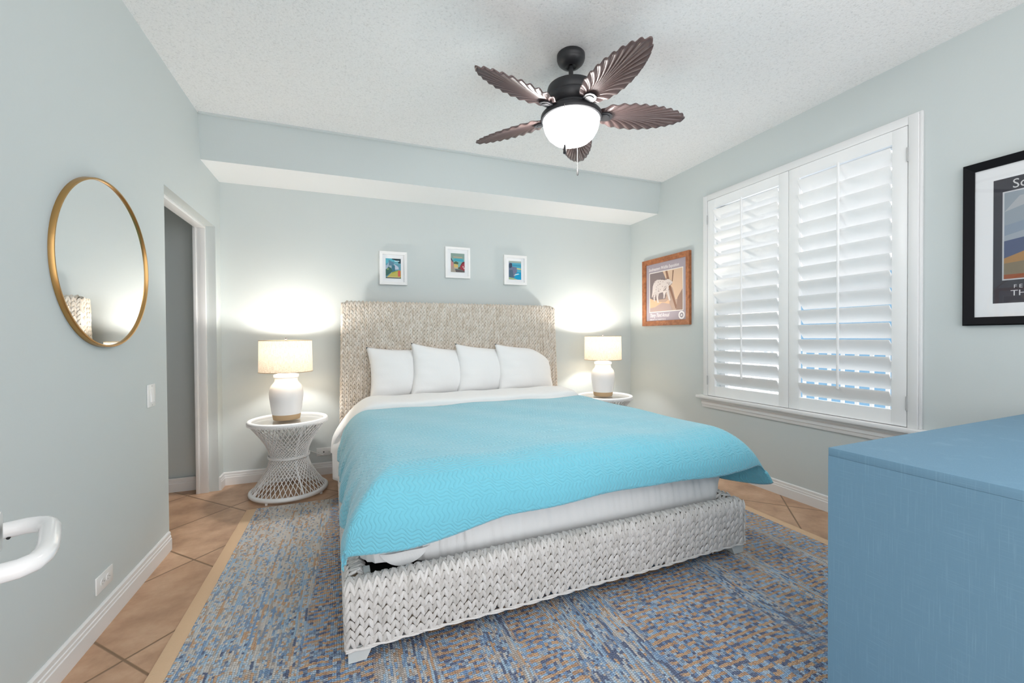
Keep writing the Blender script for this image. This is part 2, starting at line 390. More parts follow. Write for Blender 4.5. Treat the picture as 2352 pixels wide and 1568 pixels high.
# ------------------------------------------------------------------ window, casing and shutters
win = thing('window_1', 'white cased window with a deep sill on the right wall', 'window', (W, 0, 0)); win['kind'] = 'structure'
CO0, CO1, CT = 1.403, 2.938, 2.410
b = MB(); px = -.030
b.box((px, CO0, .652), (0, CO0+.046, CT), bev=.003); b.box((px, CO1-.046, .652), (0, CO1, CT), bev=.003)
b.box((px, CO0+.046, CT-.044), (0, CO1-.046, CT), bev=.003)
b.box((-.018, CO0-.012, .652), (0, CO0, CT+.012), bev=.002); b.box((-.018, CO1, .652), (0, CO1+.012, CT+.012), bev=.002); b.box((-.018, CO0, CT), (0, CO1, CT+.012), bev=.002)
b.build('casing', M_white, win)
b = MB(); b.box((-.062, CO0-.06, .625), (.02, CO1+.06, .652), bev=.006); b.build('sill', M_white, win)
b = MB(); b.prism([(0, .545), (-.012, .545), (-.016, .566), (-.021, .572), (-.021, .592), (-.032, .606), (-.034, .625), (0, .625)], 'y', CO0-.03, CO1+.03); b.build('apron', M_white, win, smooth=False)
b = MB(); wx = .10
for (lo, hi) in (((wx, WY0, WZ0), (wx+.04, WY0+.05, WZ1)), ((wx, WY1-.05, WZ0), (wx+.04, WY1, WZ1)), ((wx, WY0, WZ0), (wx+.04, WY1, WZ0+.05)), ((wx, WY0, WZ1-.05), (wx+.04, WY1, WZ1)), ((wx, WY0, 1.47), (wx+.035, WY1, 1.51))): b.box(lo, hi)
b.build('sash', M_white, win, smooth=False)
one_box('pane', (wx+.018, WY0+.05, WZ0+.05), (wx+.022, WY1-.05, WZ1-.05), M_glass, win, smooth=False)
def shutter(label, y0, y1, hinge_y):
    st = thing('plantation_shutter', label, 'shutter', (W, 0, 0), 0, 'plantation shutter panels in the window')
    x0, x1, z0, z1 = -.027, -.002, .656, 2.364; sw = .074
    one_box('stile', (x0, y0, z0), (x1, y0+sw, z1), M_shutter, st, bev=.002); one_box('stile', (x0, y1-sw, z0), (x1, y1, z1), M_shutter, st, bev=.002)
    one_box('top_rail', (x0+.001, y0+sw, 2.285), (x1, y1-sw, z1), M_shutter, st); one_box('bottom_rail', (x0+.001, y0+sw, z0), (x1, y1-sw, .742), M_shutter, st)
    th = math.radians(56); A, B_ = .057, .0055
    q = MB(); prof = []
    for k in range(16):
        a = 2*PI*k/16; pu, pv = A*math.cos(a), B_*math.sin(a)
        prof.append((-pu*math.cos(th)+pv*math.sin(th), pu*math.sin(th)+pv*math.cos(th)))
    q.prism([(w_[0], w_[1]) for w_ in prof], 'y', y0+sw+.002, y1-sw-.002)
    first = q.build('louver', M_shutter, st)
    for k in range(15):
        o = first if k == 0 else first.copy()
        if k: COL.objects.link(o); o.parent = st
        o.location = (-.012, 0, .803+.1011*k)
    ym = (y0+y1)/2
    q = MB(); q.box((-.064, ym-.006, .835), (-.050, ym+.006, 2.285), bev=.003); q.build('tilt_rod', M_shutter, st)
    for hz in (.79, 2.20):
        q = MB(); q.tube([(x0-.003, hinge_y, hz-.04), (x0-.003, hinge_y, hz+.04)], .0045, 8); q.build('hinge', M_hinge, st)
    return st
YS = 2.150
shutter('left shutter panel of white wide louvers, nearer the headboard', YS+.002, 2.888, 2.890)
shutter('right shutter panel of white wide louvers, nearer the blue dresser', 1.453, YS-.002, 1.451)
# what stands outside
rl = thing('balcony_railing', 'white balcony railing seen outside through the louver gaps', 'railing', (W+1.35, 0, 0))
b = MB(); b.box((-.03, -.6, 1.02), (.03, 7.5, 1.07)); b.build('top_rail', M_rail, rl, smooth=False)
b = MB(); b.box((-.02, -.6, .50), (.02, 7.5, .54)); b.build('bottom_rail', M_rail, rl, smooth=False)
q = MB(); q.box((-.012, -.012, .54), (.012, .012, 1.02)); fb_ = q.build('baluster', M_rail, rl, smooth=False)
for k in range(66):
    o = fb_ if k == 0 else fb_.copy()
    if k: COL.objects.link(o); o.parent = rl
    o.location = (0, -.5+k*.12, 0)
q = MB(); q.box((-.03, -.03, -.05), (.03, .03, 1.02)); fp_ = q.build('post', M_rail, rl, smooth=False)
for k in range(1, 5):
    o = fp_.copy(); COL.objects.link(o); o.parent = rl; o.location = (0, -.56+2.0*k, 0)
fp_.location = (0, -.56, 0)
struct(one_box('floor_balcony', (W+.16, -1.2, -.13), (W+1.7, 8, -.05), M_deck, smooth=False), 'balcony deck outside the window', 'deck')
nb = one_box('neighbour_house', (W+4.2, -3.0, -3.0), (W+4.7, 5.1, 2.1), M_bluewall, smooth=False)
tag(nb, 'blue building outside, glimpsed between the louvers', 'building')

# ------------------------------------------------------------------ rug
RZ = .010
rug = thing('area_rug', 'large denim and jute woven rug under the bed', 'rug')
RX0, RX1, RY0, RY1 = .352, 3.445, .30, 3.362
def rugf(u, v):
    return (RX0+(RX1-RX0)*u, RY0+(RY1-RY0)*v, RZ+.0012*math.sin(u*60)*math.sin(v*47))
b = MB(); b.grid(rugf, 60, 60); b.box((RX0, RY0, .0005), (RX1, RY1, RZ-.003)); b.build('woven_field', M_rug, rug)
b = MB(); b.box((RX0-.062, RY0, .0005), (RX0, RY1, RZ), bev=.003); b.build('binding', M_bind, rug)
b = MB(); b.box((RX1, RY0, .0005), (RX1+.062, RY1, RZ), bev=.003); b.build('binding', M_bind, rug)
FZ = RZ+.0015

# ------------------------------------------------------------------ bed
BO = (.935, 1.615, 0); BA = math.radians(1.9)
BEDM = Matrix.Translation(BO) @ Matrix.Rotation(BA, 4, 'Z')
bed = thing('woven_bed', 'pale braided seagrass bed with tall headboard and low footboard', 'bed', BO, BA)
def stitch_mesh():
    """one leaf-shaped braid leg along +z, front towards -y"""
    rings = [(-.95, .35), (-.55, .86), (0, 1.0), (.55, .82), (.95, .30)]; n = 6; vs = []; fs = []
    for (t_, r) in rings:
        for k in range(n):
            a = 2*PI*k/n; vs.append((r*math.cos(a), r*math.sin(a), t_))
    for i in range(len(rings)-1):
        for k in range(n): fs.append((i*n+k, i*n+(k+1) % n, (i+1)*n+(k+1) % n, (i+1)*n+k))
    fs.append(tuple(range(n-1, -1, -1))); fs.append(tuple((len(rings)-1)*n+k for k in range(n)))
    return np.array(vs), fs
SV, SF = stitch_mesh()
def braid(b, path, cols, pitch=.0335, cw=.0312, flip=1):
    """path: list of (P, T, N) frames along the strand direction as functions of arc length; cols: column offsets along the side axis"""
    P, T, N, L = path
    n = max(1, int(round(L/pitch))); pit = L/n
    for ci, c in enumerate(cols):
        off = RNG.uniform(-.25, .25)*pit
        for k in range(-0, n):
            s0 = (k+.5)*pit+off
            s0 = min(max(s0, .006), L-.006)
            p = np.array(P(s0, c)); t_ = np.array(T(s0)); nn = np.array(N(s0)); sd = np.cross(t_, nn)
            for sg in (-1, 1):
                ang = math.radians(18+RNG.uniform(-3, 3))*sg*flip
                d = t_*math.cos(ang)+sd*math.sin(ang); w_ = np.cross(d, nn)
                hl = .0262*RNG.uniform(.93, 1.07); hw = .0090*RNG.uniform(.92, 1.06); ht = .0074
                ctr = p+sd*(sg*.0080)+nn*RNG.uniform(-.001, .0015)+d*RNG.uniform(-.002, .002)
                d2 = d*1.0+nn*.20
                vs = ctr+SV[:, 0:1]*hw*w_+SV[:, 1:2]*ht*nn+SV[:, 2:3]*hl*d2
                b.shade = float(np.clip(RNG.normal(.5, .28), 0, 1)); b.add(vs.tolist(), SF)
def profile_path(pts, axis_side):
    """pts: polyline in 3-D (side coordinate zero); returns P,T,N,L with columns offset along axis_side; normal = outward (T x side)"""
    pts = [np.array(p, float) for p in pts]; sd = np.array(axis_side, float)
    seg = [np.linalg.norm(pts[i+1]-pts[i]) for i in range(len(pts)-1)]; cum = np.concatenate([[0], np.cumsum(seg)])
    def loc(s):
        i = int(np.clip(np.searchsorted(cum, s)-1, 0, len(seg)-1)); return i, (s-cum[i])/max(seg[i], 1e-9)
    tang = [(pts[i+1]-pts[i])/max(seg[i], 1e-9) for i in range(len(seg))]
    def T(s):
        i, f = loc(s); a = tang[i]
        o = tang[i+1] if (f > .5 and i+1 < len(tang)) else (tang[i-1] if (f <= .5 and i > 0) else a)
        w_ = abs(f-.5); q = a*(1-w_)+o*w_; return q/np.linalg.norm(q)
    def P(s, c): i, f = loc(s); return pts[i]*(1-f)+pts[i+1]*f+sd*c
    def N(s): q = np.cross(sd, T(s)); return q/np.linalg.norm(q)
    return P, T, N, float(cum[-1])
def arc(cx, cy, r, a0, a1, n=5): return [(cx+r*math.cos(a0+(a1-a0)*i/n), cy+r*math.sin(a0+(a1-a0)*i/n)) for i in range(n+1)]
FX1 = 2.018; ZB, ZT = .068, .300; FT = .085
# footboard: front face up, over the rounded top and down the inside
prof = [(0.004, ZB), ]+arc(.036, ZT-.036, .032, PI, PI/2)+arc(FT-.036, ZT-.036, .032, PI/2, 0)+[(FT-.004, ZT-.12)]
b = MB(); b.box((.008, .010, ZB), (FX1-.008, FT-.010, ZT-.012), bev=.02)
core = b.build('footboard', M_braid_core, bed)
b = MB(); cols = np.arange(.018, FX1-.012, .0312)
braid(b, profile_path([(0, q[0], q[1]) for q in prof], (1, 0, 0)), cols, flip=-1)
sideL = profile_path([(.004, 0, ZB), (.004, 0, ZT-.02)], (0, -1, 0)); braid(b, sideL, [-.02, -.05, -.078], flip=-1)
sideR = profile_path([(FX1-.004, 0, ZB), (FX1-.004, 0, ZT-.02)], (0, 1, 0)); braid(b, sideR, [.02, .05, .078], flip=-1)
b.build('braid_weave', M_braid_grey, core, attr=True, fixn=True)
def rope(b, pts, r=.0042):
    pts = [Vector(p) for p in pts]; out = [[], []]; L = 0
    for i in range(len(pts)-1):
        n = max(2, int((pts[i+1]-pts[i]).length/.012))
        for k in range(n):
            p = pts[i].lerp(pts[i+1], k/n); L += (pts[i+1]-pts[i]).length/n
            d = (pts[i+1]-pts[i]).normalized(); s1 = d.orthogonal().normalized(); s2 = d.cross(s1)
            for q in (0, 1):
                a = L*38+q*PI; out[q].append(p+(s1*math.cos(a)+s2*math.sin(a))*r*.9+Vector((0, 0, math.sin(L*9)*.002)))
    for q in out: b.tube(q, r, 6)
b = MB(); b.shade = .8; rope(b, [(.006, .5, ZB-.004), (.004, .004, ZB-.004), (1.0, .002, ZB-.006), (FX1-.004, .004, ZB-.004), (FX1-.006, .5, ZB-.004)])
b.build('rope_edge', M_braid_grey, core, attr=True)
# side rails
RAILY0, RAILY1 = FT+.02, 2.20
for sgn, xo, nm in ((1, 0.004, 'left'), (-1, FX1-.004, 'right')):
    q = MB(); lo, hi = (xo+sgn*.006, xo+sgn*.060)
    q.box((min(lo, hi), RAILY0-.03, ZB), (max(lo, hi), RAILY1, ZT-.012), bev=.015); rail = q.build('side_rail', M_braid_core, bed)
    pr = [(xo, ZB)]+[(xo+sgn*(.030-.030*math.cos(a)), ZT-.034+.030*math.sin(a)) for a in np.linspace(0, PI/2, 5)]+[(xo+sgn*(.036+.030*math.sin(a)), ZT-.034+.030*math.cos(a)) for a in np.linspace(0, PI/2, 5)]+[(xo+sgn*.066, ZT-.10)]
    q = MB(); cs = np.arange(RAILY0, RAILY1, .0312)*(-sgn)
    braid(q, profile_path([(p_[0], 0, p_[1]) for p_ in pr], (0, -sgn, 0)), cs, flip=-1); q.build('braid_weave', M_braid_grey, rail, attr=True)
# headboard (a touch narrower at the top), upright against the wall
HY0, HY1, HZ0, HZ1 = 2.205, 2.285, .24, 1.487
hb_l = lambda z: .042-.020*(HZ1-z)/(HZ1-.55); hb_r = lambda z: 2.052+.036*min(1, (HZ1-z)/(HZ1-.55))
b = MB(); ins = .012
b.add([(hb_l(HZ0)+ins, HY0+ins, HZ0), (hb_r(HZ0)-ins, HY0+ins, HZ0), (hb_r(HZ0)-ins, HY1-ins, HZ0), (hb_l(HZ0)+ins, HY1-ins, HZ0),
       (hb_l(HZ1)+ins, HY0+ins, HZ1-ins), (hb_r(HZ1)-ins, HY0+ins, HZ1-ins), (hb_r(HZ1)-ins, HY1-ins, HZ1-ins), (hb_l(HZ1)+ins, HY1-ins, HZ1-ins)],
      [(0, 1, 5, 4), (1, 2, 6, 5), (2, 3, 7, 6), (3, 0, 4, 7), (4, 5, 6, 7), (0, 3, 2, 1)])
head = b.build('headboard', M_braid_core, bed, smooth=False)
hp = [(HY0, HZ0)]+arc(HY0+.03, HZ1-.03, .03, PI, PI/2)+arc(HY1-.03, HZ1-.03, .03, PI/2, 0)+[(HY1, HZ1-.1)]
P_, T_, N_, L_ = profile_path([(0, q[0], q[1]) for q in hp], (1, 0, 0))
def Ph(s, c):
    p = P_(s, 0); z = min(p[2], HZ1); l, r_ = hb_l(z)+.016, hb_r(z)-.016
    dz = (HZ1-.0)-z; rr = .03; corner = 0
    p = p+np.array([l+(r_-l)*c, 0, -.014*max(0, (abs(c-.5)-.485)/.015)*(1 if z > HZ1-.06 else 0)]); return p
ncol = 66
b = MB(); braid(b, (Ph, T_, N_, L_), [i/(ncol-1) for i in range(ncol)], flip=-1)
for sg in (-1, 1):
    fx = (lambda z: hb_l(z)) if sg < 0 else (lambda z: hb_r(z))
    pth = [(fx(z)-sg*.004, 0, z) for z in np.linspace(HZ0, HZ1-.02, 6)]
    sd = (0, -1, 0) if sg < 0 else (0, 1, 0)
    cs = [sd[1]*(HY0+.02), sd[1]*(HY0+.05), sd[1]*(HY1-.008)]
    braid(b, profile_path(pth, sd), cs, flip=-1)
b.build('braid_weave', M_braid, head, attr=True)
# legs and platform
def leg(x0, x1, y0, y1, taper_side):
    q = MB(); tp = .028
    a0, a1 = (x0, x1) if taper_side == 0 else (x0, x1)
    bx0, bx1 = (x0, x1-tp) if taper_side > 0 else (x0+tp, x1)
    q.add([(bx0, y0, FZ), (bx1, y0, FZ), (bx1, y1, FZ), (bx0, y1, FZ), (x0, y0, ZB), (x1, y0, ZB), (x1, y1, ZB), (x0, y1, ZB)],
          [(0, 1, 2, 3), (4, 5, 6, 7), (0, 1, 5, 4), (1, 2, 6, 5), (2, 3, 7, 6), (3, 0, 4, 7)])
    return q.build('leg', M_bedwood, bed, smooth=False)
leg(.010, .100, .012, .085, 1); leg(1.915, 2.008, .012, .085, -1); leg(.010, .100, 2.12, 2.20, 1); leg(1.915, 2.008, 2.12, 2.20, -1)
one_box('corner_post', (.070, .088, FZ+.06), (.094, .135, .292), M_bedwood, bed)
one_box('platform', (.075, .10, .20), (1.94, 2.19, .235), M_platform, bed, smooth=False)

# ------------------------------------------------------------------ bedding
def qprof(d, a, bb_):
    """arc length d along a quarter ellipse (a across, bb_ down), then straight down"""
    N = 24; prev = (0.0, 0.0); acc = 0.0
    for k in range(1, N+1):
        t_ = PI/2*k/N; p = (a*math.sin(t_), bb_*(1-math.cos(t_))); l = math.hypot(p[0]-prev[0], p[1]-prev[1])
        if acc+l >= d: f = (d-acc)/l; return prev[0]+(p[0]-prev[0])*f, prev[1]+(p[1]-prev[1])*f
        acc += l; prev = p
    return a, bb_+(d-acc)
def drape(xl, xr, yf, zt, aL, bL, aR, bR, aF, bF):
    def f(s, t_):
        """s across from the left rounding start (negative: hanging left), t along from the foot rounding start"""
        wid = (xr-aR)-(xl+aL); hx = vx = hy = vy = 0.0
        if s < 0: hx, vx = qprof(-s, aL, bL); x = xl+aL-hx
        elif s > wid: hx, vx = qprof(s-wid, aR, bR); x = xr-aR+hx
        else: x = xl+aL+s
        if t_ < 0: hy, vy = qprof(-t_, aF, bF); y = yf+aF-hy
        else: y = yf+aF+t_
        return x, y, zt-(vx**4.5+vy**4.5)**(1/4.5), vx, vy, s > wid
    return f, (xr-aR)-(xl+aL)
# mattress with fitted sheet
b = MB(); MX0, MX1, MY0, MY1, MZ0, MZ1 = .060, 2.000, .118, 2.195, .240, .638
def mat_ring(z, ins):
    pts = []; r = .09
    for (cx, cy, a0) in ((MX1-r-ins, MY0+r+ins, -PI/2), (MX1-r-ins, MY1-r-ins, 0), (MX0+r+ins, MY1-r-ins, PI/2), (MX0+r+ins, MY0+r+ins, PI)):
        for k in range(9): a = a0+PI/2*k/8; pts.append([cx+r*math.cos(a), cy+r*math.sin(a), z])
    return pts
def densify(p, m=10):
    out = []
    for i in range(len(p)):
        a, c = np.array(p[i]), np.array(p[(i+1) % len(p)]); L = np.linalg.norm(c-a); n = max(1, int(L/.009))
        for k in range(n): out.append(list(a+(c-a)*k/n))
    return out
base = densify(mat_ring(0, 0)); n = len(base); rows = [(.0, .03), (.025, .006), (.06, 0), (.10, 0), (.14, 0), (.18, .002), (.22, .012), (.27, .04), (.32, .09), (.355, .14), (.372, .20), (.376, .30)]
cx0, cy0 = (MX0+MX1)/2, (MY0+MY1)/2; vs = []
arcl = np.cumsum([0]+[math.hypot(base[(i+1) % n][0]-base[i][0], base[(i+1) % n][1]-base[i][1]) for i in range(n)])
for (dz, ins) in rows:
    for i, p in enumerate(base):
        d = np.array([cx0-p[0], cy0-p[1]]); d = d/np.linalg.norm(d); sx = np.sign(d[0])*min(1, abs(d[0])*1.6); sy = np.sign(d[1])*min(1, abs(d[1])*1.6)
        a = arcl[i]; amp = .0085*math.sin(PI*min(1, max(0, (dz)/.33)))
        rip = 1.5*amp*((1-2*abs(math.sin(a*72+2.5*math.sin(a*6)+dz*12))**.7)*.6+.5*math.sin(a*57+2*math.sin(a*11)+dz*15))*(.65+.35*math.sin(a*3.1+1))
        z = MZ0+dz
        if dz < .03 and p[1] < .3 and p[0] < .32: z += .075*(1-max(0, (p[0]-.10))/.22)
        vs.append((p[0]+sx*(ins-rip), p[1]+sy*(ins-rip), z))
fs = [(j*n+i, j*n+(i+1) % n, (j+1)*n+(i+1) % n, (j+1)*n+i) for j in range(len(rows)-1) for i in range(n)]
fs.append(tuple(range(n-1, -1, -1))); fs.append(tuple((len(rows)-1)*n+i for i in range(n)))
b.add(vs, fs)
mt = b.build('mattress', M_sheet, angle=60); mt.matrix_world = BEDM
tag(mt, 'mattress in a white gathered fitted sheet, below the aqua quilt', 'mattress')
# loose tail of the sheet at the foot corner
q = MB(); q.grid(lambda u, v: (.13+.20*u, .112-.014*math.sin(PI*u)-.004*math.sin(u*9), .335-.055*v*math.sin(PI*min(1, u*1.05))**.7), 14, 6)
tl = q.build('sheet_tail', M_sheet, mt)
# white duvet folded back at the head
F, wid = drape(.052, 2.010, .30, .652, .20, .27, .09, .12, .10, .12)
SL, SR = -.60, wid+.34
def duv(u, v):
    s = SL+(SR-SL)*u; t_ = .30+(1.52-.30+.02)*v
    x, y, z, vx, vy, right = F(s, t_)
    k = min(1, vx/.25); rip = (.010*math.sin(y*13+2)+.006*math.sin(y*31))*min(1, max(.15, (y-1.5)/.12))
    x += (rip*k if not right else -rip*k); z += .003*math.sin(x*9+y*7)
    if not right: x -= .085*k*min(1, max(0, (y-1.60)/.14))
    return (x, y, z)
b = MB(); b.grid(duv, 110, 60)
dv = b.build('duvet', M_sheet, angle=70); dv.matrix_world = BEDM; tag(dv, 'white duvet turned back below the pillows, hanging at the bed side', 'duvet')
sm = dv.modifiers.new('thickness', 'SOLIDIFY'); sm.thickness = .010; sm.offset = -1
def fold(u, v):
    """turned-back layer, rolled at both long edges"""
    s = -.42+(wid+.30+.42)*u; a = v
    y0, y1 = 1.615, 1.955
    if s < -.22: y0 = 1.66+.10*min(1, (-.22-s)/.2)
    # closed cross-section: lower edge -> over the top -> back edge
    th_ = PI*a; y = (y0+y1)/2-(y1-y0)/2*math.copysign(abs(math.cos(th_))**.55, math.cos(th_))
    lift = (.058+.016*(y-1.6)/.35)*abs(math.sin(th_))**.45
    x, _, z, vx, vy, right = F(s, 1.0)
    k = min(1, vx/.20); lift *= (1-.55*k)
    nx = -k if not right else k
    x += nx*lift*.95-(.012*k*math.sin(y*22) if not right else 0); z += lift*(1-k*.9)+.003*math.sin(x*17+y*5)
    x -= .055*k if not right else -.008*k
    if s < -.30: x -= .01*(-.30-s)/.12
    return (x, y, z+.002)
q = MB(); q.grid(fold, 120, 22); fo = q.build('folded_edge', M_sheet, dv, angle=70)
# aqua quilt
F2, wid2 = drape(.010, 2.040, -.012, .666, .205, .275, .085, .13, .23, .20)
nu, nv = 220, 200
QL, QR, QF, QB = -.395, wid2+.36, -.392, 1.37
UV = []
def quilt(u, v):
    s = QL+(QR-QL)*u
    tb = QB+.03*math.sin(u*5+1)*.4
    tf = QF+.045*max(0, min(1, (s-.0)/.40))**1.0*(1 if s < 9 else 0)-.012*math.sin(u*9)+.02*max(0, (s-1.2)/.9)
    t_ = tf+(tb-tf)*v
    x, y, z, vx, vy, right = F2(s, t_)
    UV.append((s, t_))
    z += .004*math.sin(x*6+1)*math.sin(y*5)+.003*math.sin(x*13+y*9)
    kx = min(1, vx/.22); ky = min(1, vy/.22); c = kx*ky
    if not right:
        rip = .012*math.sin(y*19+.6)+.008*math.sin(y*41)
        x += -rip*kx*kx*(1-.6*ky)-.004*kx
        x += -.022*c*math.sin(PI*min(1, kx*.9)); y += .03*c
    else:
        c2 = min(1.7, (vx/.25)*(vy/.25)); x += .012*math.sin(y*17)*kx*(1-ky)+.025*c2+.50*vx*max(0, min(1, (.80-y)/.80))**1.6; y += .02*c; z += .022*c2-.02*kx*(1-ky)
    y += -(.008*math.sin(x*8+.5)+.012*math.sin(x*3.1))*ky
    return (x, y, z)
b = MB(); b.grid(quilt, nu, nv)
qu = b.build('quilt', M_quilt, angle=80, uv=UV, fixn=False); qu.matrix_world = BEDM
tag(qu, 'aqua blue stitched quilt spread over the bed, hanging over the foot', 'quilt')
sm = qu.modifiers.new('thickness', 'SOLIDIFY'); sm.thickness = .009; sm.offset = -1
# pillows
def pillow(label, loc, w, h, yaw, lean, roll, tr=(0, 0), seed=0):
    rg = np.random.default_rng(seed); ph = rg.uniform(0, 6, 6); T = .085; N = 30
    def side(sg):
        def f(u, v):
            a, c = 2*u-1, 2*v-1
            pin = 1-.115*(1-a*a)*abs(c)**2.0*1.0; pin2 = 1-.10*(1-c*c)*abs(a)**2.0
            x = w/2*a*pin2; z = h/2*c*pin
            th_ = T*((1-abs(a)**2.6)*(1-abs(c)**2.6))**.55
            wr = .006*math.sin(a*5+ph[0]+c*3)*(1-abs(a))+.004*math.sin(c*11+a*6+ph[1])*(abs(a)**2)+.003*math.sin(c*21+ph[2])*(a*a)*(1-abs(a)**6)
            y = sg*(th_+wr*(1 if th_ > .012 else 0))
            kx = max(0, a)**2*max(0, c)**2
            x -= tr[0]*kx; z -= tr[1]*kx+.02*kx
            return (x, y, z+h/2)
        return f
    q = MB(); q.grid(side(-1), N, N); q.grid(side(1), N, N)
    o = q.build('pillow', M_pillow, angle=85)
    bmm = bmesh.new(); bmm.from_mesh(o.data); bmesh.ops.remove_doubles(bmm, verts=bmm.verts[:], dist=.0006); bmesh.ops.recalc_face_normals(bmm, faces=bmm.faces[:])
    bmm.to_mesh(o.data); bmm.free()
    o.matrix_world = BEDM @ Matrix.Translation(loc) @ Matrix.Rotation(math.radians(yaw), 4, 'Z') @ Matrix.Rotation(math.radians(lean), 4, 'X') @ Matrix.Rotation(math.radians(roll), 4, 'Y')
    tag(o, label, 'pillow', 'white pillows along the headboard')
pillow('white pillow farthest left against the headboard', (.545, 2.075, .640), .63, .474, 9, -13, 1.0, seed=1)
pillow('white pillow second from the left, pointed corner overlapping the leftmost one', (.880, 2.055, .644), .655, .474, 13, -13, 6.5, seed=2)
pillow('white pillow third from the left, between two others', (1.285, 2.062, .646), .645, .470, 11, -13, 4.5, seed=3)
pillow('white pillow farthest right with its right corner slumped', (1.672, 2.050, .648), .65, .466, 10, -13, 3.5, tr=(.10, .13), seed=4)

# ------------------------------------------------------------------ wicker tables
def torus(b, R, r, z, n=56, m=12, mi=0): b.tube([(R*math.cos(2*PI*k/n), R*math.sin(2*PI*k/n), z) for k in range(n)], r, m, mi, closed=True)
def wicker_table(label, loc):
    t_ = thing('wicker_table', label, 'side table', loc, 0, 'wicker tables beside the bed')
    q = MB(); torus(q, .262, .0165, .5565, 72); q.lathe([(.268, .538), (.2765, .552)], 72, caps=False)
    for k in range(150):
        a = 2*PI*k/150; q.box((.2690, -.0014, .539), (.2785, .0014, .559), M=Matrix.Rotation(a, 4, 'Z'))
    q.build('top_rim', M_wrap, t_)
    q = MB(); torus(q, .258, .0165, .030, 72); q.build('base_ring', M_wrap, t_)
    for k in range(4):
        a = PI/4+k*PI/2+.3; w_ = MB(); w_.lathe([(.009, 0), (.010, .012), (.008, .018)], 12, c=(.258*math.cos(a), .258*math.sin(a), 0)); w_.build('foot', M_wrap, t_)
    q = MB(); n = 42; R0, R1, z0, z1 = .257, .266, .036, .546; tw = math.radians(121)
    for k in range(n):
        for sg in (-1, 1):
            a0 = 2*PI*k/n; a1 = a0+sg*tw; rr = .0029
            p0 = Vector((R0*math.cos(a0), R0*math.sin(a0), z0)); p1 = Vector((R1*math.cos(a1), R1*math.sin(a1), z1))
            pts = []
            for i in range(9):
                p = p0.lerp(p1, i/8); off = .003*sg; l = math.hypot(p.x, p.y); pts.append((p.x*(1+off/l), p.y*(1+off/l), p.z))
            q.tube(pts, rr, 5)
    q.build('cane_lattice', M_wicker, t_)
    q = MB()
    for k in range(4):
        a0 = 2*PI*k/4+.5; pts = []
        for i in range(11):
            f = i/10; z = z0+(z1-z0)*f; rr = .128*math.sqrt(1+((z-.285)/.14)**2)-.010; pts.append((rr*math.cos(a0), rr*math.sin(a0), z))
        q.tube(pts, .0065, 8)
    q.build('inner_post', M_wrap, t_)
    q = MB(); torus(q, .140, .0055, .285, 48, 8); torus(q, .142, .004, .295, 48, 8); q.build('waist_band', M_wrap, t_)
    q = MB(); q.lathe([(.0, .560), (.252, .560), (.252, .566), (.0, .566)], 64); q.build('glass_top', M_glass, t_)
    q = MB(); q.lathe([(.0, .541), (.250, .541), (.250, .545), (.0, .545)], 64); q.build('woven_top', M_wicker, t_)
    return t_
TL = (.520, 3.655, 0); TR = (3.365, 3.672, 0)
tl_ = wicker_table('white wicker hourglass table left of the bed near the doorway', TL)
tr_ = copy_tree(tl_, TR); tr_['label'] = 'white wicker table mostly hidden behind the bed, in the right corner'
tr_.scale = (1, 1, 1.03)

# ------------------------------------------------------------------ table lamps
def table_lamp(label, loc, power, cord=False):
    t_ = thing('table_lamp', label, 'lamp', loc, 0, 'table lamps on the wicker tables')
    q = MB(); q.lathe([(.088, .041), (.0985, .041), (.104, .07), (.1105, .12), (.1165, .17), (.1175, .20), (.114, .232), (.104, .258), (.088, .277), (.0805, .288), (.0785, .303), (.080, .316), (.086, .321), (.0875, .331), (.085, .339), (.068, .345), (.045, .353), (.030, .360), (.014, .364), (.014, .385)], 56)
    q.build('jar', M_ceramic, t_)
    q = MB(); q.lathe([(.088, 0), (.092, .003), (.0988, .041), (.080, .041)], 56); q.build('clay_band', M_stone, t_)
    q = MB(); q.lathe([(.1845, .363), (.1805, .600)], 72, caps=False); q.build('lamp_shade', M_shade, t_)
    q = MB(); torus(q, .1845, .0022, .363, 72, 6); q.build('shade_trim', M_stone, t_)
    q = MB(); torus(q, .1805, .0022, .600, 72, 6); q.build('shade_trim', M_stone, t_)
    q = MB()
    for k in range(3):
        a = 2*PI*k/3+.4; q.tube([(0, 0, .596), (.179*math.cos(a), .179*math.sin(a), .596)], .0016, 6)
    q.tube([(0, 0, .38), (0, 0, .42)], .013, 12); q.tube([(0.03*math.sin(PI*i/10), 0, .40+.198*i/10) for i in range(11)], .0016, 6)
    q.build('harp', M_bronze, t_)
    q = MB(); q.lathe([(.004, .596), (.005, .606), (.008, .610), (.008, .616), (.003, .620)], 12); q.build('finial', M_bronze, t_)
    ld = bpy.data.lights.new('lamp_bulb', 'POINT'); ld.energy = power; ld.color = (1.0, .965, .92); ld.shadow_soft_size = .032
    lo = bpy.data.objects.new('lamp_bulb', ld); COL.objects.link(lo); lo.parent = t_; lo.location = (0, 0, .540)
    if cord:
        w_ = MB(); w_.tube([(-.01, .088, .004), (-.03, .23, .002), (-.036, .305, .001), (-.034, .345, -.05), (0, .3585, -.25), (.12, .3605, -.345), (.19, .3605, -.378), (.235, .3605, -.398)], .0026, 6); w_.build('power_cord', M_plastic, t_)
    return t_
table_lamp('white ceramic lamp with glowing linen shade on the left table', (TL[0]-.013, TL[1], .567), LAMP_POWER, True)
table_lamp('white ceramic lamp with glowing linen shade in the right corner', (TR[0]-.012, TR[1]+.01, .567*1.03), LAMP_POWER)

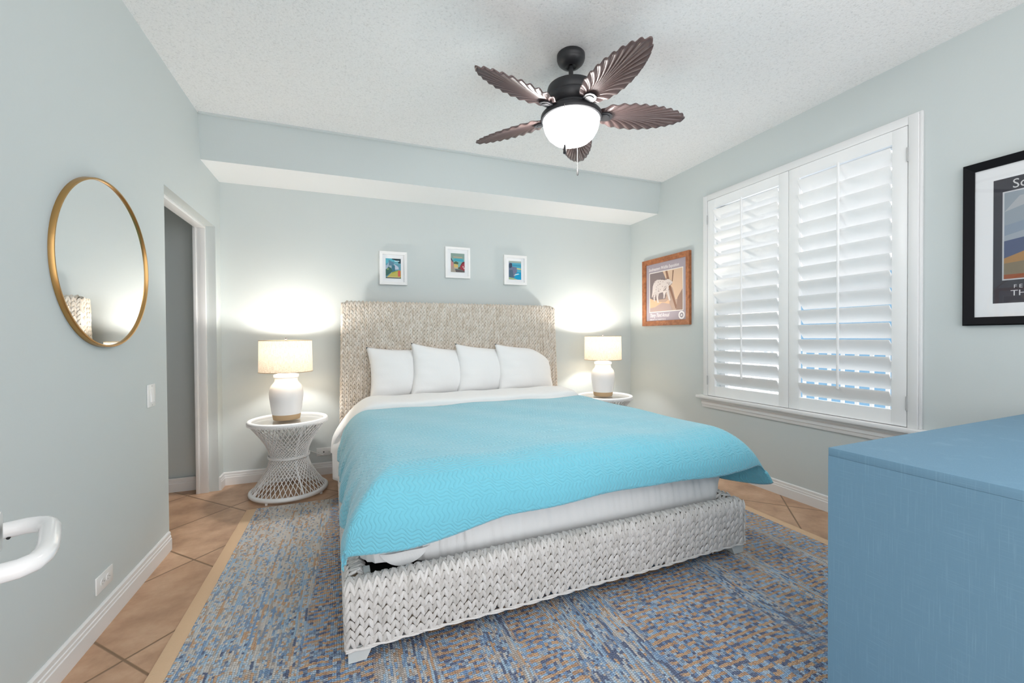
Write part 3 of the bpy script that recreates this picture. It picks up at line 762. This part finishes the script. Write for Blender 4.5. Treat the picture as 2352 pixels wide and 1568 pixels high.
# ------------------------------------------------------------------ ceiling fan
FC = (2.122, 2.095, 0)
fan = thing('ceiling_fan', 'bronze ceiling fan with five brown palm leaf blades and a lit bowl', 'ceiling fan', (FC[0], FC[1], H))
b = MB(); b.lathe([(.0, 0), (.074, 0), (.077, -.004), (.077, -.026), (.074, -.030), (.074, -.036), (.069, -.046), (.054, -.060), (.034, -.069), (.030, -.069), (.028, -.065), (.018, -.060)], 48); b.build('canopy', M_bronze, fan)
b = MB(); b.lathe([(.0125, -.065), (.0125, -.150), (.020, -.158), (.024, -.170), (.024, -.19)], 24); b.build('downrod', M_bronze, fan)
b = MB(); b.lathe([(.0, -.172), (.060, -.172), (.110, -.176), (.128, -.184), (.132, -.196), (.132, -.228), (.129, -.232), (.129, -.238), (.132, -.242), (.131, -.262), (.118, -.282), (.108, -.290), (.108, -.312), (.112, -.318), (.0, -.318)], 56); b.build('motor_housing', M_bronze, fan)
b = MB(); b.lathe([(.10, -.316), (.135, -.322), (.160, -.330), (.168, -.340), (.169, -.352), (.165, -.362), (.156, -.366), (.150, -.364), (.140, -.35)], 64, caps=False); b.build('light_rim', M_bronze, fan)
b = MB(); b.lathe([(.154, -.350), (.156, -.366), (.154, -.386), (.146, -.416), (.128, -.448), (.104, -.470), (.074, -.482), (.040, -.487), (.0, -.488)], 56); b.build('glass_bowl', M_glow, fan)
# leaf blade, root at origin, tip along +x
def leaf_blade():
    q = MB(); NR = 20; per = 8; nt = NR*per; ns = 16; L1, HW = .500, .094
    def outline(a, sg):       # a: 1 at the root, 0 at the tip
        xx = 1-a**1.28
        w_ = HW*(max(xx, 0)/.42)**.40*(max(1-xx, 0)/.58)**.58
        return L1*xx, sg*w_
    def f(u, v):
        t_ = -1+2*u; bx_, by_ = outline(abs(t_), math.copysign(1, t_)); ph = 2*PI*t_*NR/2
        sc = 1+.009*math.cos(ph)
        by_ *= sc; bx_ *= 1+.006*math.cos(ph)
        s_ = v; cx_, cy_ = .60*bx_+.012, by_*.20
        x = 2*s_*(1-s_)*cx_+s_*s_*bx_; yv = (1-s_)**2*(.016*t_)+2*s_*(1-s_)*cy_+s_*s_*by_
        z = (.0052*min(1, .15+s_*1.3))*math.cos(ph)-.9*yv*yv-.004*(x/L1)**2
        return (x, yv, z)
    q.grid(f, nt, ns); return q
NB = 5; A0 = 55.5
q = leaf_blade(); blade0 = q.build('fan_blade', M_blade, fan, angle=70, fixn=False)
sm = blade0.modifiers.new('thickness', 'SOLIDIFY'); sm.thickness = .005; sm.offset = 0
q = MB()
q.prism([(-.06, -.016), (-.02, -.014), (.02, -.030), (.055, -.032), (.076, -.020), (.082, 0), (.076, .020), (.055, .032), (.02, .030), (-.02, .014), (-.06, .016)], 'z', -.0175, -.0095)
q.prism([(.012, -.018), (.045, -.022), (.060, -.014), (.064, 0), (.060, .014), (.045, .022), (.012, .018)], 'z', -.0205, -.0175)
iron0 = q.build('blade_bracket', M_bronze, fan)
for k in range(NB):
    a = math.radians(A0+72*k)
    for j, src in enumerate((blade0, iron0)):
        o = src if k == 0 else src.copy()
        if k: COL.objects.link(o); o.parent = fan
        R0 = .150
        o.matrix_local = Matrix.Rotation(a, 4, 'Z') @ Matrix.Translation((R0, 0, -.322)) @ Matrix.Rotation(math.radians(0.4), 4, 'Y') @ Matrix.Rotation(math.radians(-13), 4, 'X')
def chain(x, y, z0, z1, fob, fm):
    q = MB(); n = int((z0-z1)/.0085)
    q.tube([(x, y, z0), (x, y, z1)], .0011, 6); c = q.build('pull_chain', M_chain, fan)
    w_ = MB(); w_.lathe([(.0015, 0), (.0055, -.004), (.0068, -.02), (.0055, -.038), (.002, -.042)] if fob == 0 else [(.002, 0), (.0055, -.006), (.009, -.046), (.004, -.050)], 14, c=(x, y, z1)); w_.build('chain_fob', fm, c)
chain(-.109, -.127, -.355, -.563, 1, M_bronze)
chain(.111, .126, -.355, -.565, 0, M_pewter)

# ------------------------------------------------------------------ left wall pieces
mir = thing('round_mirror', 'round mirror in a thin brass frame on the left wall', 'mirror', (.0095, 2.271, 1.497), PI/2-math.radians(1.5))
b = MB(); R = .345; n = 96
def ring_y(q, prof, n, mi=0):
    vs = [(r*math.cos(2*PI*k/n), y, r*math.sin(2*PI*k/n)) for (r, y) in prof for k in range(n)]; m_ = len(prof)
    q.add(vs, [(i*n+k, i*n+(k+1) % n, ((i+1) % m_)*n+(k+1) % n, ((i+1) % m_)*n+k) for i in range(m_) for k in range(n)], mi)
ring_y(b, [(R, .006), (R, -.013), (R-.002, -.016), (R-.007, -.016), (R-.009, -.013), (R-.009, .006)], n); b.build('mirror_frame', M_brass, mir)
b = MB(); b.add([((R-.0095)*math.cos(2*PI*k/n), -.008, (R-.0095)*math.sin(2*PI*k/n)) for k in range(n)]+[((R-.0095)*math.cos(2*PI*k/n), -.001, (R-.0095)*math.sin(2*PI*k/n)) for k in range(n)], [tuple(range(n)), tuple(range(2*n-1, n-1, -1))]); b.build('mirror_glass', M_mirror, mir, smooth=False)
sw = thing('light_switch', 'white rocker light switch on the left wall by the doorway', 'switch', (0, 2.711, .894), PI/2)
one_box('cover_plate', (-.044, -.0065, -.058), (.044, 0, .058), M_plastic, sw, bev=.003)
b = MB(); b.add([(-.017, -.006, -.034), (.017, -.006, -.034), (.017, -.006, .034), (-.017, -.006, .034), (-.016, -.0125, -.032), (.016, -.0125, -.032), (.016, -.0075, .032), (-.016, -.0075, .032)], [(4, 5, 6, 7), (0, 1, 5, 4), (1, 2, 6, 5), (2, 3, 7, 6), (3, 0, 4, 7)]); b.build('rocker', M_white, sw, smooth=False)
b = MB()
for z in (-.049, .049): b.tube([(0, -.0062, z), (0, -.0078, z)], .003, 10)
b.build('screw', M_hinge, sw)
ou = thing('wall_outlet', 'white duplex outlet mounted sideways low on the left wall', 'outlet', (0, 2.238, .192), PI/2)
one_box('cover_plate', (-.064, -.0065, -.035), (.064, 0, .035), M_plastic, ou, bev=.003)
for sx in (-.021, .021):
    b = MB(); b.prism([(sx+.016*math.cos(a), .015*math.sin(a)) for a in np.linspace(0, 2*PI, 20, endpoint=False)], 'y', -.0085, -.006); rc_ = b.build('receptacle', M_white, ou)
    q = MB()
    for (dx, dz, wx_, wz) in ((-.004, .006, .005, .0012), (-.004, -.006, .005, .0012)): q.box((sx+dx-wx_/2, -.0089, dz-wz/2), (sx+dx+wx_/2, -.0082, dz+wz/2))
    q.tube([(sx+.008, -.0089, 0), (sx+.008, -.0082, 0)], .002, 8); q.build('slot', M_slot, rc_)
cx = thing('cable_outlet', 'white cable plate with one black socket, between wicker table and bed', 'outlet', (.744, D, .197))
one_box('cover_plate', (-.058, -.0065, -.035), (.058, 0, .035), M_plastic, cx, bev=.003)
b = MB(); b.tube([(0, -.0066, -.002), (0, -.010, -.002)], .0055, 12); b.build('cable_socket', M_slot, cx)
b = MB()
for sx in (-.042, .042): b.tube([(sx, -.0062, -.002), (sx, -.0078, -.002)], .003, 10)
b.build('screw', M_hinge, cx)
# open door at the left of the frame, with its white lever
dd = Vector((-.400, .917, 0)).normalized(); dn = Vector((.917, .400, 0)).normalized()
ros = Vector((.478, .8545, .903))
door = thing('door_1', 'white door standing open at the far left with a white lever handle', 'door', (ros.x-dn.x*.012, ros.y-dn.y*.012, 0), math.atan2(dd.y, dd.x)); door['kind'] = 'structure'
one_box('door_leaf', (-.34, .0005, .008), (.032, .036, 2.03), M_door, door, bev=.002)
MW = Matrix.Translation(door.location) @ Matrix.Rotation(math.atan2(dd.y, dd.x), 4, 'Z'); MI = MW.inverted()
q = MB(); hp_ = [(.487, .8595), (.499, .8665), (.512, .8665), (.5225, .862), (.531, .852), (.539, .839), (.557, .800), (.574, .761), (.5805, .738), (.5815, .719), (.574, .7055), (.562, .6995), (.540, .694), (.510, .689), (.480, .686)]
pts = [MI @ Vector((p[0], p[1], .903)) for p in [(ros.x, ros.y)]+hp_]; q.tube(pts, .0118, 16)
hd = q.build('door_handle', M_enamel, door)
q = MB(); c0 = MI @ ros; prof = [(.031, 0), (.031, .007), (.028, .010), (.0, .010)]
n = 40; vs = [(c0.x+r_*math.cos(2*PI*k/n), 0.0-y_, c0.z+r_*math.sin(2*PI*k/n)) for r_, y_ in prof for k in range(n)]
q.add(vs, [(i*n+k, i*n+(k+1) % n, (i+1)*n+(k+1) % n, (i+1)*n+k) for i in range(3) for k in range(n)]); q.build('rosette', M_enamel, hd)
q = MB(); pp = MI @ Vector((.4855, .8535, .894)); dv_ = (MI.to_3x3() @ Vector((.1, -.95, -.25))).normalized(); q.tube([pp-dv_*.001, pp+dv_*.0045], .0022, 8); q.build('set_screw', M_slot, hd)

# ------------------------------------------------------------------ pictures
def text_mesh(s, size, M, parent, loc, name='lettering', shear=0.0, align='LEFT', wscale=1.0):
    cu = bpy.data.curves.new('t', 'FONT'); cu.body = s; cu.size = size; cu.align_x = align; cu.shear = shear; cu.extrude = .0002; cu.resolution_u = 3
    ob = bpy.data.objects.new('t', cu); COL.objects.link(ob); bpy.context.view_layer.update()
    me = bpy.data.meshes.new_from_object(ob.evaluated_get(bpy.context.evaluated_depsgraph_get())); bpy.data.objects.remove(ob, do_unlink=True)
    me.name = name; me.materials.clear(); me.materials.append(M)
    for w_ in me.vertices: x, y, z = w_.co; w_.co = (x*wscale+loc[0], loc[1]-z, y+loc[2])
    o = bpy.data.objects.new(name, me); COL.objects.link(o); o.parent = parent; return o
def frame_bars(b, w, h, bw, depth, bev=.002, lip=0.0):
    w2, h2 = w/2, h/2
    def bar(p, q_, inn):          # mitred bar between two outer corners
        (x0, z0), (x1, z1) = p, q_; (ix0, iz0), (ix1, iz1) = inn
        b.add([(x0, 0, z0), (x1, 0, z1), (ix1, 0, iz1), (ix0, 0, iz0), (x0, -depth, z0), (x1, -depth, z1), (ix1, -depth+lip, iz1), (ix0, -depth+lip, iz0)],
              [(0, 1, 2, 3), (4, 5, 6, 7), (0, 1, 5, 4), (2, 3, 7, 6), (1, 2, 6, 5), (3, 0, 4, 7)])
    o = [(-w2, -h2), (w2, -h2), (w2, h2), (-w2, h2)]; i_ = [(-w2+bw, -h2+bw), (w2-bw, -h2+bw), (w2-bw, h2-bw), (-w2+bw, h2-bw)]
    for k in range(4): bar(o[k], o[(k+1) % 4], (i_[k], i_[(k+1) % 4]))
def art(name, parent, x0, z0, w, h, y, layers):
    b = MB(); mats = []
    for k, (poly, c) in enumerate(layers):
        M = cmat(c)
        if M not in mats: mats.append(M)
        yy = y-.00025*k
        pts = [(x0+p[0]*w, yy, z0+p[1]*h) for p in poly]; n = len(pts)
        b.add(pts+[(p[0], p[1]+.0002, p[2]) for p in pts], [tuple(range(n)), tuple(range(2*n-1, n-1, -1))], mats.index(M))
    return b.build(name, mats, parent, smooth=False)
def rect(a, b_, c, d): return [(a, b_), (c, b_), (c, d), (a, d)]
def ell(cx, cy, rx, ry, n=20): return [(cx+rx*math.cos(2*PI*k/n), cy+ry*math.sin(2*PI*k/n)) for k in range(n)]
def small_picture(label, x, z, w, h, bw, depth, aw, ah, layers, lip=.004):
    t_ = thing('picture_frame', label, 'picture', (x, D, z), 0, 'small white framed prints above the headboard')
    b = MB(); frame_bars(b, w, h, bw, depth, lip=lip); b.build('frame', M_frame_w, t_, smooth=False)
    one_box('mat_board', (-w/2+bw, -.011, -h/2+bw), (w/2-bw, -.002, h/2-bw), M_mat, t_, smooth=False)
    art('artwork', t_, -aw/2, -ah/2, aw, ah, -.0113, layers)
    return t_
L1 = [(rect(0, 0, 1, 1), (104, 158, 178)), ([(0, .74), (.5, .86), (1, .72), (1, 1), (0, 1)], (96, 180, 198)), ([(.42, 1), (1, 1), (1, .76), (.86, .73), (.80, .84), (.62, .92), (.42, .96)], (44, 66, 74)),
      (rect(.58, .85, .90, .90), (190, 222, 230)), (rect(.56, .74, .98, .76), (150, 208, 216)), ([(.0, .64), (.10, .66), (.20, .82), (.20, .40), (0, .42)], (170, 188, 206)), ([(.20, .93), (.52, .80), (.52, .42), (.20, .42)], (96, 134, 156)),
      (rect(.22, .46, .38, .64), (168, 182, 190)), ([(.54, .44), (.86, .46), (.84, .58), (.66, .68), (.54, .72)], (196, 204, 220)), ([(.42, .30), (.62, .36), (.60, .66), (.42, .66)], (70, 122, 140)),
      ([(0, .10), (.14, .16), (.44, .36), (.36, .52), (.18, .58), (.06, .46), (0, .44)], (70, 110, 102)), ([(.06, .04), (.40, .30), (.84, .42), (1, .40), (1, .04)], (190, 182, 98)), ([(.40, .30), (.84, .42), (.82, .37), (.42, .24)], (160, 166, 70)),
      ([(.80, .10), (.96, .10), (.97, .38), (.88, .42), (.80, .36)], (214, 104, 92)), (rect(0, 0, 1, .045), (72, 90, 84)), (rect(.08, .045, .92, .075), (222, 196, 150)), (ell(.14, .46, .06, .05), (132, 160, 110))]
small_picture('small white framed print of a green lawn, leftmost above the headboard', 1.343, 1.814, .243, .300, .026, .032, .134, .180, L1)
L2 = [(rect(0, 0, 1, 1), (124, 180, 178)), ([(0, .74), (0, 1), (1, 1), (1, .72)], (138, 162, 154)), ([(.12, .60), (.95, .56), (.9, .70), (.3, .72)], (72, 166, 186)), (rect(.18, .78, .84, .82), (196, 172, 146)),
      ([(0, .62), (.20, .52), (.20, .30), (.30, .04), (0, .04)], (176, 152, 142)), ([(.02, .60), (.18, .48), (.18, .36), (.02, .30)], (196, 138, 140)), ([(0, .76), (.04, .74), (.20, .52), (.14, .52), (0, .66)], (84, 82, 98)), ([(.20, .50), (.36, .58), (.54, .52), (.54, .42), (.22, .44)], (84, 104, 84)), ([(.22, .44), (.52, .40), (.52, .22), (.24, .18)], (214, 186, 110)),
      (rect(.24, .18, .52, .26), (190, 182, 160)), ([(.52, .24), (.68, .30), (.70, .14), (.52, .18)], (96, 92, 74)), ([(.66, .32), (.84, .54), (1, .58), (1, .08), (.70, .14)], (160, 62, 74)), ([(.84, .54), (1, .58), (1, .52), (.70, .34), (.66, .32)], (120, 52, 60)), (rect(.86, .26, .92, .34), (226, 200, 196)), (rect(.92, .18, .98, .26), (226, 200, 196)),
      ([(0, 0), (1, 0), (1, .07), (.72, .12), (.34, .16), (.30, .12), (.36, .0)], (104, 98, 98)), ([(.0, 0), (.36, .0), (.28, .18), (.0, .16)], (166, 158, 146))]
small_picture('small white framed print of a street of houses, middle one and highest', 1.944, 1.899, .243, .296, .020, .024, .134, .180, L2, lip=.001)
L3 = [(rect(0, 0, 1, 1), (86, 166, 190)), (rect(0, .90, 1, 1), (164, 176, 168)), ([(0, .74), (1, .70), (1, .80), (0, .82)], (64, 148, 178)), ([(.64, .40), (1, .40), (1, 0), (.30, 0), (.52, .2)], (22, 150, 196)), ([(.62, .62), (1, .60), (1, .55), (.64, .57)], (226, 202, 120)),
      ([(0, .92), (.12, .90), (.24, .88), (.28, .70), (.64, .66), (.66, .40), (.50, .30), (.44, .10), (0, .10)], (112, 118, 144)), ([(0, .80), (.12, .88), (.26, .86), (.24, .66), (.08, .60), (0, .66)], (62, 78, 98)), ([(0, .50), (.30, .52), (.34, .34), (.40, .10), (0, .10)], (80, 104, 126)), ([(.36, .20), (.86, .30), (.74, .33), (.52, .28)], (206, 226, 232)), ([(0, 0), (.7, 0), (.5, .05), (.3, .08), (0, .12)], (160, 180, 140))]
small_picture('small white framed print of a blue bay, rightmost above the headboard', 2.537, 1.856, .245, .296, .026, .032, .134, .186, L3)
# poster with a spotted cat, wood frame
pw, ph = .676, .692
po = thing('framed_poster', 'wood framed wildlife poster with a spotted cat, left of the window', 'picture', (W, 3.445, 1.634), -PI/2)
b = MB(); frame_bars(b, pw, ph, .050, .030, lip=.008); b.build('frame', M_frame_o, po, smooth=False)
one_box('poster_sheet', (-.292, -.012, -.300), (.292, -.003, .300), cmat((164, 154, 162)), po, smooth=False)
ax, az, aw, ah = -.232, -.200, .470, .400
cat = [(.085, .50), (.10, .66), (.15, .775), (.24, .815), (.36, .805), (.48, .775), (.56, .79), (.63, .775), (.675, .735), (.715, .705), (.72, .67), (.69, .645), (.655, .625), (.61, .62), (.60, .575), (.615, .47), (.635, .36), (.655, .285), (.66, .25), (.62, .245), (.59, .30), (.56, .40), (.525, .47), (.49, .40), (.475, .32), (.44, .315), (.445, .40), (.43, .475), (.36, .47), (.30, .455), (.275, .36), (.285, .27), (.30, .225), (.255, .22), (.235, .30), (.205, .41), (.175, .39), (.165, .31), (.175, .27), (.135, .275), (.125, .36), (.12, .46), (.105, .42), (.08, .37), (.065, .40)]
LY = [(rect(-.02, -.02, 1.02, 1.02), (226, 220, 214)), (rect(0, 0, 1, 1), (176, 152, 138)), ([(0, .30), (0, 1), (.46, 1), (.54, .6), (.5, .3)], (130, 118, 118)), ([(.42, 1), (1, 1), (1, .30), (.80, .26), (.72, .55), (.56, .70)], (206, 178, 154)), ([(.50, 1), (.56, 1), (.66, .62), (.78, .26), (.86, .04), (.80, .04), (.70, .32), (.58, .66)], (138, 106, 90)),
      ([(.72, .98), (.75, .98), (.72, .72), (.70, .70)], (120, 92, 78)), ([(0, .36), (.24, .26), (.5, .22), (.64, .30), (.6, .06), (0, .04)], (206, 172, 142)), ([(0, 0), (.72, 0), (.64, .16), (.40, .22), (.18, .12), (0, .10)], (172, 152, 146)), ([(.86, .30), (1, .5), (1, 0), (.82, 0)], (150, 124, 112)), (cat, (206, 196, 192))]
rs_ = random.Random(3)
for k in range(46):
    px_, pz_ = rs_.uniform(.14, .70), rs_.uniform(.50, .82)
    LY.append((ell(px_, pz_, .009, .011, 6), (120, 104, 102)))
for k in range(16): LY.append((ell(rs_.uniform(.17, .27), rs_.uniform(.30, .50), .007, .008, 6), (128, 112, 108)))
for k in range(10): LY.append((ell(rs_.uniform(.54, .60), rs_.uniform(.30, .50), .007, .008, 6), (128, 112, 108)))
art('artwork', po, ax, az, aw, ah, -.0123, LY)
ink = cmat((232, 228, 228))
text_mesh('Southeastern Wildlife Exposition', .046, ink, po, (-.248, -.0124, .226), wscale=.72)
text_mesh('Thirty Third Annual', .058, ink, po, (-.236, -.0124, -.258), shear=.35, wscale=.62)
text_mesh('FEBRUARY 13-15  CHARLESTON SC', .018, ink, po, (-.232, -.0124, -.288), wscale=.85)
b = MB(); b.prism([(.225+.040*math.cos(2*PI*k/28), -.252+.040*math.sin(2*PI*k/28)) for k in range(28)], 'y', -.0128, -.0121)
em = b.build('emblem', ink, po)
b = MB(); ring = [(.225+.024*math.cos(2*PI*k/24), -.252+.024*math.sin(2*PI*k/24)) for k in range(24)]; b.prism(ring, 'y', -.0131, -.0127)
b.prism([(.212, -.262), (.222, -.240), (.230, -.246), (.240, -.244), (.232, -.254), (.236, -.266), (.224, -.258)], 'y', -.0134, -.0130, 1); b.build('emblem_center', [cmat((150, 142, 150)), ink], em)
# black framed picture at the right edge
fw_, fh_ = .80, .818
bp = thing('framed_poster', 'black framed white matted poster at the right edge above the dresser', 'picture', (W, 1.222-fw_/2, 1.635), -PI/2)
b = MB(); frame_bars(b, fw_, fh_, .012, .020); frame_bars(b, fw_-.012, fh_-.012, .036, .030, lip=.014)
b.build('frame', M_frame_b, bp, smooth=False)
one_box('mat_board', (-fw_/2+.040, -.010, -fh_/2+.040), (fw_/2-.040, -.003, fh_/2-.040), M_mat, bp, smooth=False)
x0 = -fw_/2+.108; xw_ = fw_-.216; z0_, z1_ = -.302, .301; hh_ = z1_-z0_
LB = [(rect(0, 0, 1, 1), (62, 62, 70))]
art('poster_sheet', bp, x0, z0_, xw_, hh_, -.0105, LB)
ix0, iz0, iw, ih = -fw_/2+.146, -.186, fw_-.292, .416
LB = [(rect(-.012, -.015, 1.012, 1.015), (206, 208, 212)), (rect(0, 0, 1, 1), (138, 152, 168)), ([(0, .62), (.3, .70), (.7, .66), (1, .7), (1, 1), (0, 1)], (150, 160, 170)), ([(0, .78), (.2, .86), (.5, .8), (.8, .88), (.8, .96), (.1, .94)], (176, 180, 184)), ([(0, .50), (.25, .58), (.5, .52), (1, .6), (1, .42), (0, .42)], (160, 168, 178)),
      ([(0, .44), (.16, .47), (.34, .44), (.55, .48), (1, .44), (1, .2), (0, .2)], (84, 94, 124)), ([(0, .24), (.12, .30), (.25, .38), (.6, .34), (1, .38), (1, .0), (0, .0)], (168, 128, 84)), ([(0, .0), (0, .18), (.35, .22), (1, .16), (1, 0)], (130, 118, 98)), ([(0, 0), (1, 0), (1, .05), (0, .05)], (150, 84, 56)),
      ([(.36, .70), (.46, .78), (.6, .72), (.72, .5), (.6, .42), (.44, .5)], (128, 96, 66))]
art('artwork', bp, ix0, iz0, iw, ih, -.0112, LB)
ink2 = cmat((214, 214, 216))
text_mesh('Southeastern', .062, ink2, bp, (-fw_/2+.172, -.0112, .246), wscale=.86)
text_mesh('F E B R U A R Y', .024, ink2, bp, (-fw_/2+.178, -.0112, -.232))
text_mesh('THE', .038, ink2, bp, (-fw_/2+.168, -.0112, -.268), wscale=1.1)
one_box('glass', (-fw_/2+.040, -.0150, -fh_/2+.040), (fw_/2-.040, -.0135, fh_/2-.040), M_glass, bp, smooth=False)

# ------------------------------------------------------------------ dresser
dr = thing('dresser', 'blue linen wrapped dresser in the right foreground, bare top', 'dresser', (2.288, .842, 0), math.radians(2.0))
one_box('body', (0, -.562, FZ), (1.562, 0, .826), M_linen, dr, smooth=False)
one_box('top', (0, -.562, .826), (1.562, 0, .850), M_linen, dr, bev=.0015)
